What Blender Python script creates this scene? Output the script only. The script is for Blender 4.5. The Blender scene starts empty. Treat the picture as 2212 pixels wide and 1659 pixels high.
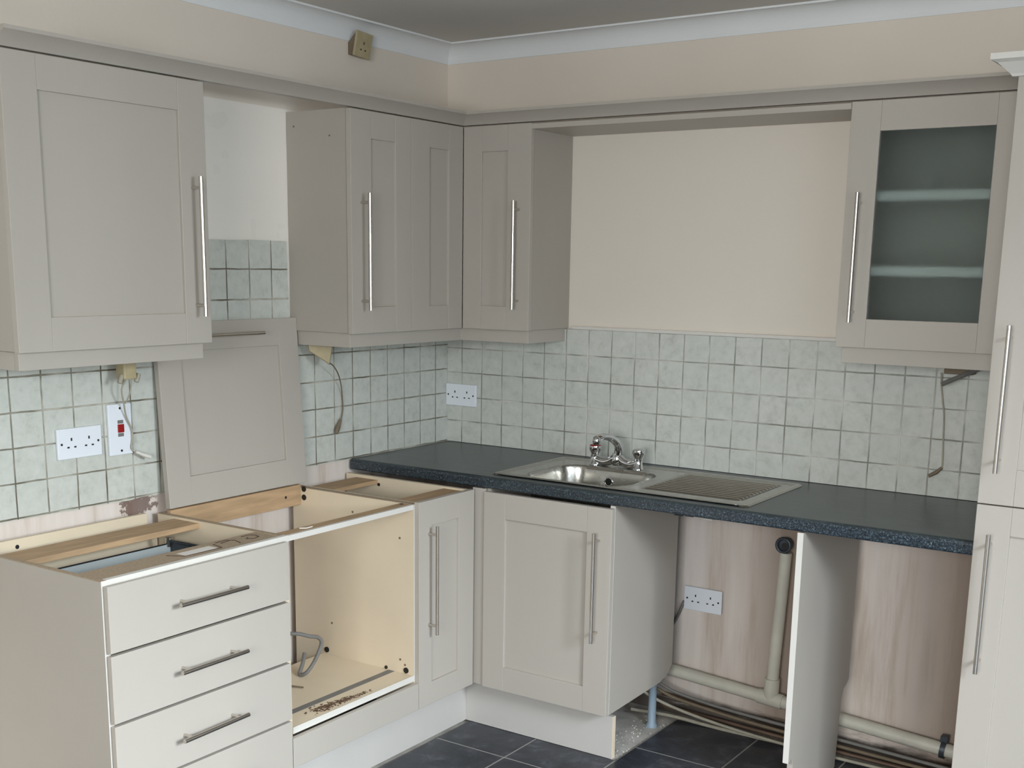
import bpy, bmesh, math, random
from mathutils import Vector, Matrix

# ------------------------------------------------------------------ camera
C = bpy.context.scene.collection
sc = bpy.context.scene
CAM = dict(x=2.87895, y=-3.82266, z=1.60226, yaw=0.596885, pitch=-0.20682, roll=0.013988, f=2575.388, px=-19.3535, py=285.541)
def make_camera():
    y, p, r = CAM['yaw'], CAM['pitch'], CAM['roll']
    f = Vector((-math.sin(y)*math.cos(p), math.cos(y)*math.cos(p), math.sin(p)))
    rt = Vector((math.cos(y), math.sin(y), 0)); up = rt.cross(f)
    R = rt*math.cos(r) + up*math.sin(r); U = -rt*math.sin(r) + up*math.cos(r)
    cd = bpy.data.cameras.new('camera'); co = bpy.data.objects.new('camera', cd); C.objects.link(co)
    m = Matrix(((R.x, U.x, -f.x, CAM['x']), (R.y, U.y, -f.y, CAM['y']), (R.z, U.z, -f.z, CAM['z']), (0, 0, 0, 1)))
    co.matrix_world = m
    cd.sensor_fit = 'HORIZONTAL'; cd.sensor_width = 36.0
    cd.lens = CAM['f']/2212*36.0
    cd.shift_x = -CAM['px']/2212; cd.shift_y = CAM['py']/2212
    cd.clip_start = 0.05; cd.clip_end = 100
    sc.camera = co
make_camera()

# ------------------------------------------------------------------ light
sc.view_settings.view_transform = 'Standard'; sc.view_settings.look = 'None'
sc.view_settings.exposure = -0.08; sc.view_settings.gamma = 1.0; sc.view_settings.use_curve_mapping = False
w = bpy.data.worlds.new('world'); sc.world = w; w.use_nodes = True
bg = w.node_tree.nodes['Background']; bg.inputs[0].default_value = (0.75, 0.87, 1.0, 1); bg.inputs[1].default_value = 1.0
def area(name, loc, target, sx, sy, power, col):
    ld = bpy.data.lights.new(name, 'AREA'); ld.shape = 'RECTANGLE'; ld.size = sx; ld.size_y = sy
    ld.energy = power; ld.color = col
    o = bpy.data.objects.new(name, ld); C.objects.link(o); o.location = loc
    d = Vector(target) - Vector(loc)
    o.rotation_euler = d.to_track_quat('-Z', 'Y').to_euler()
    return o
# daylight: sky seen through the patio door in the right wall, and through the window behind the camera
area('daylight_sky_high', (5.3, -2.4, 3.2), (1.0, -1.3, 0.1), 2.6, 2.0, 820, (0.80, 0.89, 1.0))
area('daylight_patio_near', (4.9, -4.4, 2.4), (1.2, -1.2, 0.3), 2.0, 2.0, 50, (0.84, 0.95, 1.0))
area('daylight_patio_far', (4.9, -1.6, 2.4), (1.2, -1.2, 0.3), 1.6, 2.0, 400, (0.88, 0.97, 1.0))
area('daylight_window', (2.9, -5.9, 1.9), (2.3, 0.0, 1.3), 1.6, 1.4, 190, (0.98, 1.0, 1.0))

# ------------------------------------------------------------------ mesh builder
class MB:
    def __init__(s): s.v = []; s.f = []; s.mi = []; s.sm = []
    def add(s, vs, fs, mi=0, smooth=False):
        n = len(s.v); s.v += [tuple(v) for v in vs]
        for f in fs: s.f.append(tuple(i+n for i in f)); s.mi.append(mi); s.sm.append(smooth)
        return s
    def box(s, x0, x1, y0, y1, z0, z1, mi=0):
        vs = [(x, y, z) for z in (z0, z1) for y in (y0, y1) for x in (x0, x1)]
        return s.add(vs, [(0,2,3,1),(4,5,7,6),(0,1,5,4),(2,6,7,3),(0,4,6,2),(1,3,7,5)], mi)
    def fbox(s, F, u0, u1, z0, z1, d0, d1, mi=0):
        # box in a frame F=(origin, U, N): u along U, z up, d outward along N
        O, U, N, Z = F
        vs = [O + U*u + Z*z + N*d for z in (z0, z1) for d in (d0, d1) for u in (u0, u1)]
        fs = [(0,2,3,1),(4,5,7,6),(0,1,5,4),(2,6,7,3),(0,4,6,2),(1,3,7,5)]
        if U.cross(N).dot(Z) < 0: fs = [tuple(reversed(f)) for f in fs]
        return s.add(vs, fs, mi)
    def cyl(s, p0, p1, r, seg=16, r2=None, mi=0, smooth=True, cap=True):
        return s.tube([p0, p1], [r, r if r2 is None else r2], seg, mi, smooth, cap)
    def tube(s, pts, r, seg=10, mi=0, smooth=True, cap=True):
        pts = [Vector(p) for p in pts]; n = len(pts)
        rs = r if isinstance(r, (list, tuple)) else [r]*n
        t0 = (pts[1]-pts[0]).normalized()
        a = Vector((0,0,1)) if abs(t0.z) < 0.9 else Vector((1,0,0))
        u = t0.cross(a).normalized()
        vs = []; fs = []
        for i, p in enumerate(pts):
            t = (pts[min(i+1, n-1)] - pts[max(i-1, 0)]).normalized()
            u = (u - t*u.dot(t)).normalized(); w_ = t.cross(u)
            for k in range(seg):
                a_ = 2*math.pi*k/seg; vs.append(p + (u*math.cos(a_) + w_*math.sin(a_))*rs[i])
        for i in range(n-1):
            for k in range(seg):
                k2 = (k+1) % seg; fs.append((i*seg+k, i*seg+k2, (i+1)*seg+k2, (i+1)*seg+k))
        s.add(vs, fs, mi, smooth)
        if cap:
            s.add(vs[:seg], [tuple(reversed(range(seg)))], mi); s.add(vs[-seg:], [tuple(range(seg))], mi)
        return s
    def lathe(s, cx, cy, prof, seg=24, mi=0, axis='z'):
        vs = []; fs = []
        for (r, z) in prof:
            for k in range(seg):
                a = 2*math.pi*k/seg
                vs.append((cx + r*math.cos(a), cy + r*math.sin(a), z) if axis == 'z' else (cx + r*math.cos(a), z, cy + r*math.sin(a)))
        for i in range(len(prof)-1):
            for k in range(seg):
                k2 = (k+1) % seg; fs.append((i*seg+k, i*seg+k2, (i+1)*seg+k2, (i+1)*seg+k))
        s.add(vs, fs, mi, True)
        s.add(vs[:seg], [tuple(reversed(range(seg)))], mi); s.add(vs[-seg:], [tuple(range(seg))], mi)
        return s
    def prism(s, poly, place, d0, d1, mi=0):
        # poly of 2D points, place(a, b, d) -> 3D
        n = len(poly); vs = [place(a, b, d0) for a, b in poly] + [place(a, b, d1) for a, b in poly]
        fs = [tuple(range(n)), tuple(reversed(range(n, 2*n)))] + [(i, i+n, (i+1) % n + n, (i+1) % n) for i in range(n)]
        return s.add(vs, fs, mi)
    def build(s, name, mats, parent=None, bevel=0.0, seg=2, recalc=True):
        off = Vector((0, 0, 0)); p = parent
        while p is not None: off += p.location; p = p.parent
        me = bpy.data.meshes.new(name)
        me.from_pydata([tuple(Vector(v)-off) for v in s.v], [], s.f)
        for i, pl in enumerate(me.polygons): pl.material_index = s.mi[i]; pl.use_smooth = s.sm[i]
        if recalc:
            bm = bmesh.new(); bm.from_mesh(me); bmesh.ops.recalc_face_normals(bm, faces=bm.faces); bm.to_mesh(me); bm.free()
        for m in (mats if isinstance(mats, (list, tuple)) else [mats]): me.materials.append(m)
        o = bpy.data.objects.new(name, me); C.objects.link(o); o.parent = parent
        if bevel:
            b = o.modifiers.new('bevel', 'BEVEL'); b.width = bevel; b.segments = seg; b.limit_method = 'ANGLE'; b.angle_limit = math.radians(40)
            b.harden_normals = False
        return o
def thing(name, label, cat, loc, group=None):
    o = bpy.data.objects.new(name, None); C.objects.link(o); o.location = loc; o.empty_display_size = .05
    o['label'] = label; o['category'] = cat
    if group: o['group'] = group
    return o
def tag(o, label, cat, group=None):
    o['label'] = label; o['category'] = cat
    if group: o['group'] = group
    return o
def struct(o, label=None):
    o['kind'] = 'structure'
    if label: o['label'] = label
    return o

# ------------------------------------------------------------------ materials
def lin(c):
    return tuple(((v/255)/12.92 if v/255 <= .04045 else ((v/255+.055)/1.055)**2.4) for v in c)+(1,)
def base(name):
    m = bpy.data.materials.new(name); m.use_nodes = True
    nt = m.node_tree; return m, nt, nt.nodes['Principled BSDF']
def N(nt, t, **kw):
    n = nt.nodes.new(t)
    for k, v in kw.items(): setattr(n, k, v)
    return n
def coords(nt, scale=(1, 1, 1)):
    tc = N(nt, 'ShaderNodeNewGeometry'); mp = N(nt, 'ShaderNodeMapping'); mp.inputs['Scale'].default_value = scale
    nt.links.new(tc.outputs['Position'], mp.inputs['Vector']); return mp.outputs[0]
def ramp(nt, fac, stops):
    r = N(nt, 'ShaderNodeValToRGB'); e = r.color_ramp.elements
    while len(e) < len(stops): e.new(0.5)
    for i, (p, c) in enumerate(stops): e[i].position = p; e[i].color = c
    nt.links.new(fac, r.inputs[0]); return r.outputs[0]
def noise(nt, vec, scale, detail=3, rough=.5, dist=0.0):
    n = N(nt, 'ShaderNodeTexNoise'); n.inputs['Scale'].default_value = scale; n.inputs['Detail'].default_value = detail
    n.inputs['Roughness'].default_value = rough; n.inputs['Distortion'].default_value = dist
    nt.links.new(vec, n.inputs['Vector']); return n.outputs[0]
def bump(nt, h, bs, strength=.1, dist=.002):
    b = N(nt, 'ShaderNodeBump'); b.inputs['Strength'].default_value = strength; b.inputs['Distance'].default_value = dist
    nt.links.new(h, b.inputs['Height']); nt.links.new(b.outputs[0], bs.inputs['Normal']); return b
def math_(nt, op, a, b=None, c=None):
    n = N(nt, 'ShaderNodeMath', operation=op)
    for i, v in enumerate((a, b, c)):
        if v is None: continue
        if isinstance(v, (int, float)): n.inputs[i].default_value = v
        else: nt.links.new(v, n.inputs[i])
    return n.outputs[0]
def mixc(nt, fac, a, b):
    n = N(nt, 'ShaderNodeMix', data_type='RGBA')
    if isinstance(fac, (int, float)): n.inputs[0].default_value = fac
    else: nt.links.new(fac, n.inputs[0])
    for i, v in ((6, a), (7, b)):
        if isinstance(v, tuple): n.inputs[i].default_value = v
        else: nt.links.new(v, n.inputs[i])
    return n.outputs[2]
def simple(name, rgb, rough=.5, metal=0, var=.04, scale=6, bmp=0.0, bscale=300, stretch=(1, 1, 1), spec=.5):
    m, nt, bs = base(name)
    v = coords(nt, stretch); c = lin(rgb)
    lo = tuple(x*(1-var) for x in c[:3])+(1,); hi = tuple(min(1, x*(1+var)) for x in c[:3])+(1,)
    col = ramp(nt, noise(nt, v, scale, 4), [(.3, lo), (.7, hi)])
    nt.links.new(col, bs.inputs['Base Color'])
    bs.inputs['Roughness'].default_value = rough; bs.inputs['Metallic'].default_value = metal
    bs.inputs['Specular IOR Level'].default_value = spec
    if bmp: bump(nt, noise(nt, v, bscale, 2), bs, bmp, .001)
    return m
M = {}
M['door'] = simple('taupe_painted_wood', (178, 171, 161), .42, var=.025, scale=3, bmp=.25, bscale=60, stretch=(1, 1, .12), spec=.35)
M['carcass'] = simple('taupe_carcass_panel', (173, 166, 156), .5, var=.03, scale=3, spec=.3)
M['cream'] = simple('cream_melamine', (220, 204, 178), .5, var=.04, scale=5)
M['wood'] = simple('raw_timber_rail', (176, 146, 112), .7, var=.16, scale=12, stretch=(5, .6, 5), bmp=.2, bscale=90)
M['chip'] = simple('pale_chipboard', (166, 146, 122), .8, var=.15, scale=160)
M['edge'] = simple('white_edging', (214, 210, 202), .45, var=.02)
M['white'] = simple('white_plastic', (232, 236, 242), .25, var=.01)
M['black'] = simple('black_plastic', (22, 21, 20), .5, var=.1)
M['darkgrey'] = simple('dark_grey_metal', (72, 78, 84), .4, .5, var=.05)
M['drawerback'] = simple('silver_white_panel', (206, 214, 214), .35, .2, var=.03)
M['red'] = simple('red_plastic', (150, 18, 20), .35, var=.05)
M['oldplastic'] = simple('aged_cream_plastic', (176, 162, 128), .5, var=.1, scale=25)
M['browncable'] = simple('brownish_flex', (118, 104, 84), .6, var=.12, scale=30)
M['palecable'] = simple('pale_flex', (164, 158, 142), .6, var=.12, scale=30)
M['greycable'] = simple('grey_cable', (118, 116, 112), .55, var=.08, scale=30)
M['copper'] = simple('dull_copper_pipe', (112, 92, 78), .5, .4, var=.2, scale=14)
M['pipe'] = simple('cream_waste_pipe', (200, 196, 182), .4, var=.09, scale=9)
M['footplastic'] = simple('blue_grey_plastic', (150, 168, 182), .45, var=.05)
M['pelmetshade'] = M['door']
M['ceiling'] = simple('ceiling_paint', (214, 210, 203), .9, var=.02, scale=2)
M['coving'] = simple('white_coving_paint', (232, 234, 234), .7, var=.02, scale=3)
M['plinth'] = simple('plinth_board', (192, 188, 182), .5, var=.02)
M['dirt'] = simple('brown_debris', (84, 60, 40), .95, var=.4, scale=200)
M['roomwall'] = simple('room_wall_paint', (120, 114, 105), .9, var=.02, scale=2)
M['frame'] = simple('white_window_frame', (235, 235, 235), .4, var=.01)
M['pencil'] = simple('pencil_line', (70, 52, 44), .9, var=.05)
M['paper'] = simple('paper_sticker', (226, 220, 212), .8, var=.02)

def steel(name, rgb, rough, aniso=0.0, stretch=None, bs_=.15):
    m, nt, bs = base(name)
    bs.inputs['Base Color'].default_value = lin(rgb); bs.inputs['Metallic'].default_value = 1; bs.inputs['Roughness'].default_value = rough
    if stretch:
        v = coords(nt, stretch); n = noise(nt, v, 40, 3)
        r = N(nt, 'ShaderNodeMapRange'); r.inputs[3].default_value = rough-.06; r.inputs[4].default_value = rough+.08
        nt.links.new(n, r.inputs[0]); nt.links.new(r.outputs[0], bs.inputs['Roughness'])
        if bs_: bump(nt, n, bs, bs_, .0004)
    return m
M['steel'] = steel('brushed_steel_handle', (206, 200, 192), .26)
M['sink'] = steel('brushed_sink_steel', (182, 179, 172), .24, stretch=(.5, 6, 6), bs_=0)
M['chrome'] = steel('polished_chrome', (215, 215, 216), .06)

# painted / plastered walls with regions by height
def wall_mat():
    m, nt, bs = base('wall_paint_and_plaster')
    geo = N(nt, 'ShaderNodeNewGeometry'); sep = N(nt, 'ShaderNodeSeparateXYZ'); nt.links.new(geo.outputs['Position'], sep.inputs[0])
    v = coords(nt); X, Y, Z = sep.outputs
    up = ramp(nt, noise(nt, v, 1.6, 3), [(.3, lin((226, 215, 202))), (.7, lin((231, 221, 208)))])
    mid = ramp(nt, noise(nt, v, 2.2, 2), [(.3, lin((239, 232, 221))), (.7, lin((243, 237, 228)))])
    # bare plaster below the worktop
    vs = coords(nt, (9, 9, .8)); st = noise(nt, vs, 1.3, 5, .6)
    pl = ramp(nt, st, [(.30, lin((186, 168, 152))), (.45, lin((214, 202, 192))), (.62, lin((224, 214, 206)))])
    # damp brown patch beside the waste pipe and near the tall unit
    def patch(cx, w_):
        a = math_(nt, 'SUBTRACT', X, cx); a = math_(nt, 'ABSOLUTE', a); a = math_(nt, 'DIVIDE', a, w_)
        a = math_(nt, 'SUBTRACT', 1.0, a); return math_(nt, 'MAXIMUM', a, 0.0)
    pm = math_(nt, 'MAXIMUM', patch(1.47, .16), patch(2.06, .24))
    pm = math_(nt, 'MULTIPLY', pm, math_(nt, 'MULTIPLY_ADD', st, 1.3, .15)); pm = math_(nt, 'MINIMUM', pm, .7)
    pl = mixc(nt, pm, pl, lin((120, 96, 74)))
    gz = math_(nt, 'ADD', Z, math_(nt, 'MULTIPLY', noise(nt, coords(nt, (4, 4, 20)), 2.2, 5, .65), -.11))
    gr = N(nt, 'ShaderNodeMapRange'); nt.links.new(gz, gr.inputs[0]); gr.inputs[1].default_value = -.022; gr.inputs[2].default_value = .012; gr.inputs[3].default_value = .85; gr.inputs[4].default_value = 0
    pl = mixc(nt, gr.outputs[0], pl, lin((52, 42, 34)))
    # brown scar on the left wall by the leaning door
    dy = math_(nt, 'SUBTRACT', Y, -1.54); dz = math_(nt, 'SUBTRACT', Z, .885)
    d = math_(nt, 'ADD', math_(nt, 'POWER', math_(nt, 'DIVIDE', dy, .10), 2), math_(nt, 'POWER', math_(nt, 'DIVIDE', dz, .045), 2))
    d = math_(nt, 'ADD', d, math_(nt, 'MULTIPLY', noise(nt, v, 38, 5, .75), 2.4))
    scar = math_(nt, 'LESS_THAN', d, 1.62)
    lft = math_(nt, 'LESS_THAN', X, .05)
    scar = math_(nt, 'MULTIPLY', math_(nt, 'MULTIPLY', scar, lft), .8)
    pl = mixc(nt, scar, pl, lin((96, 68, 58)))
    zlo = math_(nt, 'GREATER_THAN', Z, .925); zhi = math_(nt, 'GREATER_THAN', Z, 2.09)
    # grubby patches on the paint left bare by the cooker hood
    hood = math_(nt, 'GREATER_THAN', noise(nt, v, 9, 2, .4), .66)
    mid = mixc(nt, math_(nt, 'MULTIPLY', hood, .05), mid, lin((170, 168, 172)))
    mid = mixc(nt, math_(nt, 'GREATER_THAN', X, .3), mid, lin((224, 215, 202)))
    col = mixc(nt, zlo, pl, mid); col = mixc(nt, zhi, col, up)
    nt.links.new(col, bs.inputs['Base Color']); bs.inputs['Roughness'].default_value = .85; bs.inputs['Specular IOR Level'].default_value = .2
    bump(nt, noise(nt, v, 30, 5), bs, .25, .004)
    return m
M['wall'] = wall_mat()

def tile_mat(name, ax, u0, s, v0, sv, gc):
    m, nt, bs = base(name)
    geo = N(nt, 'ShaderNodeNewGeometry'); sep = N(nt, 'ShaderNodeSeparateXYZ'); nt.links.new(geo.outputs['Position'], sep.inputs[0])
    U = sep.outputs[ax]; V = sep.outputs[2]; v = coords(nt)
    wob = math_(nt, 'MULTIPLY', math_(nt, 'SUBTRACT', noise(nt, v, 14, 3), .5), .035)
    wob2 = math_(nt, 'MULTIPLY', math_(nt, 'SUBTRACT', noise(nt, coords(nt, (1.3, 1.3, 1.3)), 17, 3), .5), .035)
    cu = math_(nt, 'ADD', math_(nt, 'DIVIDE', math_(nt, 'SUBTRACT', U, u0), s), wob)
    cv = math_(nt, 'ADD', math_(nt, 'DIVIDE', math_(nt, 'SUBTRACT', V, v0), sv), wob2)
    def edge(c):
        f = math_(nt, 'FRACT', c); g = math_(nt, 'SUBTRACT', f, .5); g = math_(nt, 'ABSOLUTE', g); return math_(nt, 'SUBTRACT', .5, g)
    eu, ev = edge(cu), edge(cv); e = math_(nt, 'MINIMUM', eu, ev)
    gw = math_(nt, 'MULTIPLY_ADD', noise(nt, v, 9, 2), .022, .004)
    g = N(nt, 'ShaderNodeMapRange'); g.interpolation_type = 'SMOOTHSTEP'
    nt.links.new(e, g.inputs[0]); nt.links.new(gw, g.inputs[1]); nt.links.new(math_(nt, 'ADD', gw, .016), g.inputs[2])
    # per tile tone
    cb = N(nt, 'ShaderNodeCombineXYZ'); nt.links.new(math_(nt, 'FLOOR', cu), cb.inputs[0]); nt.links.new(math_(nt, 'FLOOR', cv), cb.inputs[1])
    wn = N(nt, 'ShaderNodeTexWhiteNoise'); nt.links.new(cb.outputs[0], wn.inputs['Vector'])
    mott = noise(nt, v, 34, 7, .68, .15)
    tile = ramp(nt, mott, [(.30, lin((184, 186, 178))), (.45, lin((199, 201, 193))), (.7, lin((210, 211, 204)))])
    tile = mixc(nt, math_(nt, 'MULTIPLY', wn.outputs[0], .3), tile, lin((192, 195, 187)))
    grout = ramp(nt, noise(nt, v, 8, 3), [(.38, lin(gc[0])), (.5, lin(gc[1])), (.62, lin(gc[2]))])
    nt.links.new(mixc(nt, g.outputs[0], grout, tile), bs.inputs['Base Color'])
    bs.inputs['Roughness'].default_value = .3; bs.inputs['Specular IOR Level'].default_value = .4
    h = math_(nt, 'ADD', g.outputs[0], math_(nt, 'MULTIPLY', mott, .25))
    bump(nt, h, bs, .5, .003)
    return m
M['tile_back'] = tile_mat('grey_green_wall_tile_back', 0, .5607, .0958, 1.3793, .0958, ((134, 134, 124), (166, 166, 157), (206, 205, 196)))
M['tile_left'] = tile_mat('grey_green_wall_tile_left', 1, -.478, .0978, 1.3905, .0955, ((104, 98, 84), (142, 138, 124), (186, 182, 168)))

def slate_mat():
    m, nt, bs = base('dark_slate_floor_tile')
    geo = N(nt, 'ShaderNodeNewGeometry'); sep = N(nt, 'ShaderNodeSeparateXYZ'); nt.links.new(geo.outputs['Position'], sep.inputs[0])
    v = coords(nt)
    def edge(c, o, s):
        c = math_(nt, 'DIVIDE', math_(nt, 'SUBTRACT', c, o), s)
        f = math_(nt, 'FRACT', c); g = math_(nt, 'ABSOLUTE', math_(nt, 'SUBTRACT', f, .5)); return math_(nt, 'SUBTRACT', .5, g)
    e = math_(nt, 'MINIMUM', edge(sep.outputs[0], 1.112, .313), edge(sep.outputs[1], -.40, .335))
    g = N(nt, 'ShaderNodeMapRange'); nt.links.new(e, g.inputs[0]); g.inputs[1].default_value = .006; g.inputs[2].default_value = .011
    n1 = noise(nt, v, 14, 7, .65, .4)
    t = ramp(nt, n1, [(.3, lin((36, 39, 46))), (.55, lin((54, 57, 64))), (.75, lin((92, 95, 102)))])
    sp = ramp(nt, noise(nt, v, 60, 3), [(.66, (0, 0, 0, 1)), (.74, (1, 1, 1, 1))])
    t = mixc(nt, math_(nt, 'MULTIPLY', sp, .25), t, lin((150, 150, 150)))
    nt.links.new(mixc(nt, g.outputs[0], lin((150, 148, 144)), t), bs.inputs['Base Color'])
    bs.inputs['Roughness'].default_value = .4
    bump(nt, math_(nt, 'ADD', n1, g.outputs[0]), bs, .35, .003)
    return m
M['slate'] = slate_mat()
M['concrete'] = simple('rough_concrete', (186, 182, 174), .95, var=.2, scale=18, bmp=.6, bscale=50)

def worktop_mat():
    m, nt, bs = base('dark_green_slate_laminate')
    v = coords(nt)
    n1 = noise(nt, coords(nt, (1, 3, 1)), 9, 5, .6); n2 = noise(nt, v, 190, 5, .7, .5)
    a = ramp(nt, n2, [(.36, lin((10, 15, 21))), (.48, lin((26, 37, 46))), (.57, lin((58, 72, 80))), (.70, lin((122, 136, 142)))])
    b = ramp(nt, n1, [(.3, lin((36, 44, 45))), (.7, lin((62, 70, 70)))])
    geo = N(nt, 'ShaderNodeNewGeometry'); sep = N(nt, 'ShaderNodeSeparateXYZ'); nt.links.new(geo.outputs['Normal'], sep.inputs[0])
    f = math_(nt, 'MULTIPLY', math_(nt, 'GREATER_THAN', sep.outputs[2], .6), .72)  # upward faces mixed paler: the top's reflected light put into the colour
    nt.links.new(mixc(nt, f, a, b), bs.inputs['Base Color'])
    bs.inputs['Roughness'].default_value = .3
    bs.inputs['Specular IOR Level'].default_value = .7
    return m
M['worktop'] = worktop_mat()
M['underside'] = simple('worktop_underside', (62, 44, 34), .9, var=.2, scale=40)

def glass_mat():
    m, nt, bs = base('frosted_grey_glass')
    bs.inputs['Base Color'].default_value = (.70, .78, .78, 1); bs.inputs['Roughness'].default_value = .5
    bs.inputs['Transmission Weight'].default_value = 1.0; bs.inputs['IOR'].default_value = 1.25
    v = coords(nt); bump(nt, noise(nt, v, 300, 2), bs, .05, .001)
    return m
M['frost'] = glass_mat()
def clear_glass():
    m, nt, bs = base('clear_window_glass')
    bs.inputs['Transmission Weight'].default_value = 1.0; bs.inputs['Roughness'].default_value = 0.0; bs.inputs['IOR'].default_value = 1.05
    n = noise(nt, coords(nt), 1, 1); c = ramp(nt, n, [(0, (.97, .99, .98, 1)), (1, (1, 1, 1, 1))]); nt.links.new(c, bs.inputs['Base Color'])
    return m
M['glass'] = clear_glass()

# ------------------------------------------------------------------ the room
ZC = 2.412
XR, YF = 3.7, -5.2
struct(MB().box(-.15, XR+.15, YF-.15, .15, -.16, -.012).build('floor', M['concrete']), 'bare grey concrete floor under the units')
sl = MB()
sl.box(.517, XR, YF, -.5395, -.012, 0)
sl.box(1.112, 2.187, -.5395, -.085, -.012, 0)
struct(sl.build('floor.001', M['slate']), 'dark slate floor tiles with pale grout')
struct(MB().box(-.15, XR+.15, YF-.15, .15, ZC, ZC+.12).build('ceiling', M['ceiling']), 'grey plastered ceiling')
wl = struct(MB().box(-.15, 0, YF, 0, -.012, ZC).build('wall_left', M['wall']), 'left wall, beige paint above grey green tiles')
wb = struct(MB().box(-.15, XR+.15, 0, .15, -.012, ZC).build('wall_back', M['wall']), 'back wall, cream paint above grey green tiles')
# right wall with patio door opening y -4.1..-1.5, z 0..2.1
mb = MB().box(XR, XR+.15, -1.5, 0, -.012, ZC).box(XR, XR+.15, YF, -4.1, -.012, ZC).box(XR, XR+.15, -4.1, -1.5, 2.1, ZC)
struct(mb.build('wall_right', M['roomwall']))
mb = MB().box(-.15, 2.0, YF-.15, YF, -.012, ZC).box(3.55, XR+.15, YF-.15, YF, -.012, ZC).box(2.0, 3.55, YF-.15, YF, -.012, .95).box(2.0, 3.55, YF-.15, YF, 2.2, ZC)
struct(mb.build('wall_front', M['roomwall']))
mb = MB()
for y0 in (-4.1, -2.83, -1.56): mb.box(XR+.03, XR+.09, y0, y0+.06, 0, 2.1)
mb.box(XR+.03, XR+.09, -4.1, -1.5, 2.04, 2.1).box(XR+.03, XR+.09, -4.1, -1.5, 0, .06)
struct(mb.build('door_1', M['frame'], bevel=.003))
mb = MB()
for x0 in (2.0, 2.74, 3.49): mb.box(x0, x0+.06, YF-.09, YF-.03, .95, 2.2)
mb.box(2.0, 3.55, YF-.09, YF-.03, 2.14, 2.2).box(2.0, 3.55, YF-.09, YF-.03, .95, 1.01)
struct(mb.build('window_1', M['frame'], bevel=.003))

# coving: concave profile swept along the left and back walls (mitred in the corner)
def coving():
    mb = MB(); D = .066; zb = 2.346
    prof = [(0.0, zb), (.004, zb), (.004, zb+.004)]
    for k in range(0, 13):
        a = math.pi/2*k/12
        prof.append((.004+(D-.012)*(1-math.cos(a)), zb+.004+(ZC-zb-.010)*math.sin(a)))
    prof += [(D-.008, ZC-.006), (D, ZC-.006), (D, ZC), (0, ZC)]
    n = len(prof)
    path = [(lambda d: (d, YF)), (lambda d: (d, -d)), (lambda d: (XR, -d))]
    vs = []
    for P in path:
        for d, z in prof: vs.append((*P(d), z))
    fs = []
    for i in range(2):
        for k in range(n): k2 = (k+1) % n; fs.append((i*n+k, i*n+k2, (i+1)*n+k2, (i+1)*n+k))
    fs += [tuple(range(n)), tuple(reversed(range(2*n, 3*n)))]
    mb.add(vs, fs)
    return struct(mb.build('trim_1', M['coving']), 'white concave coving between walls and ceiling')
coving()
# thin ledge under the painted wall between the wall cabinets
struct(MB().box(.582, 1.672, -.014, -.0005, 1.378, 1.390).build('trim_2', M['edge'], bevel=.002), 'thin cream edging above the back wall tiles')
# wall tiles
def ragged(x0, x1, n, z, amp, seed):
    r = random.Random(seed); return [(x0+(x1-x0)*k/n, z+r.uniform(-amp, amp)) for k in range(n+1)]
tb = MB().box(.0105, 2.187, -.010, -.0002, .9115, 1.378)
tb.build('tiled_splashback', M['tile_back'], wb)
low = ragged(-2.7, -.001, 60, .908, .0025, 3)
poly = low + [(-.001, 1.39), (-.892, 1.39), (-.889, 1.45), (-.893, 1.53), (-.896, 1.672), (-1.05, 1.6735), (-1.15, 1.6705), (-1.6, 1.672), (-1.6, 1.39), (-2.7, 1.39)]
MB().prism(poly, lambda a, b, d: (d, a, b), .0002, .010).build('tiled_splashback', M['tile_left'], wl)
Zv = Vector((0, 0, 1))

# ------------------------------------------------------------------ doors and handles
def frame_of(face, a, z, plane):
    """face 'x': front looks to +x, u runs along +y (plane = x); face 'y': front looks to -y, u runs along +x"""
    if face == 'x': return (Vector((plane, a, z)), Vector((0, 1, 0)), Vector((1, 0, 0)), Zv)
    return (Vector((a, plane, z)), Vector((1, 0, 0)), Vector((0, -1, 0)), Zv)
def shaker(F, w, h, sl_, sr, st, sb, parent, name='door', mat=None, panel=True, th=.02, rec=.009):
    mb = MB(); m = mat or M['door']
    mb.fbox(F, 0, sl_, 0, h, -th, 0); mb.fbox(F, w-sr, w, 0, h, -th, 0)
    mb.fbox(F, sl_, w-sr, 0, sb, -th, -.0004); mb.fbox(F, sl_, w-sr, h-st, h, -th, -.0004)
    o = mb.build(name, m, parent, bevel=.0014)
    if panel:
        MB().fbox(F, sl_-.002, w-sr+.002, sb-.002, h-st+.002, -th+.003, -rec).build('panel', m, o)
    return o
def bar_handle(F, u0, z0, u1, z1, parent, stand=.036, r=.006, inset=.029):
    """bar between two points on the face of frame F"""
    O, U, Nn, Z = F
    P = lambda u, z, d: O + U*u + Z*z + Nn*d
    L = math.hypot(u1-u0, z1-z0); du, dz = (u1-u0)/L, (z1-z0)/L
    mb = MB().cyl(P(u0, z0, stand), P(u1, z1, stand), r, 20)
    o = mb.build('handle', M['steel'], parent, bevel=.001)
    for s in (inset, L-inset):
        a, b = u0+du*s, z0+dz*s
        MB().cyl(P(a, b, 0), P(a, b, stand-r*.5), .0045, 14).build('handle_post', M['steel'], o)
    return o

DX, DYB = .28, -.28           # wall cabinet door faces
Z0, Z1 = 1.379, 2.079         # wall cabinet doors
BX, BY = .577, -.6025         # base door faces
B0, B1 = .173, .860           # base doors
G = 'wall cabinets'

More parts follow.
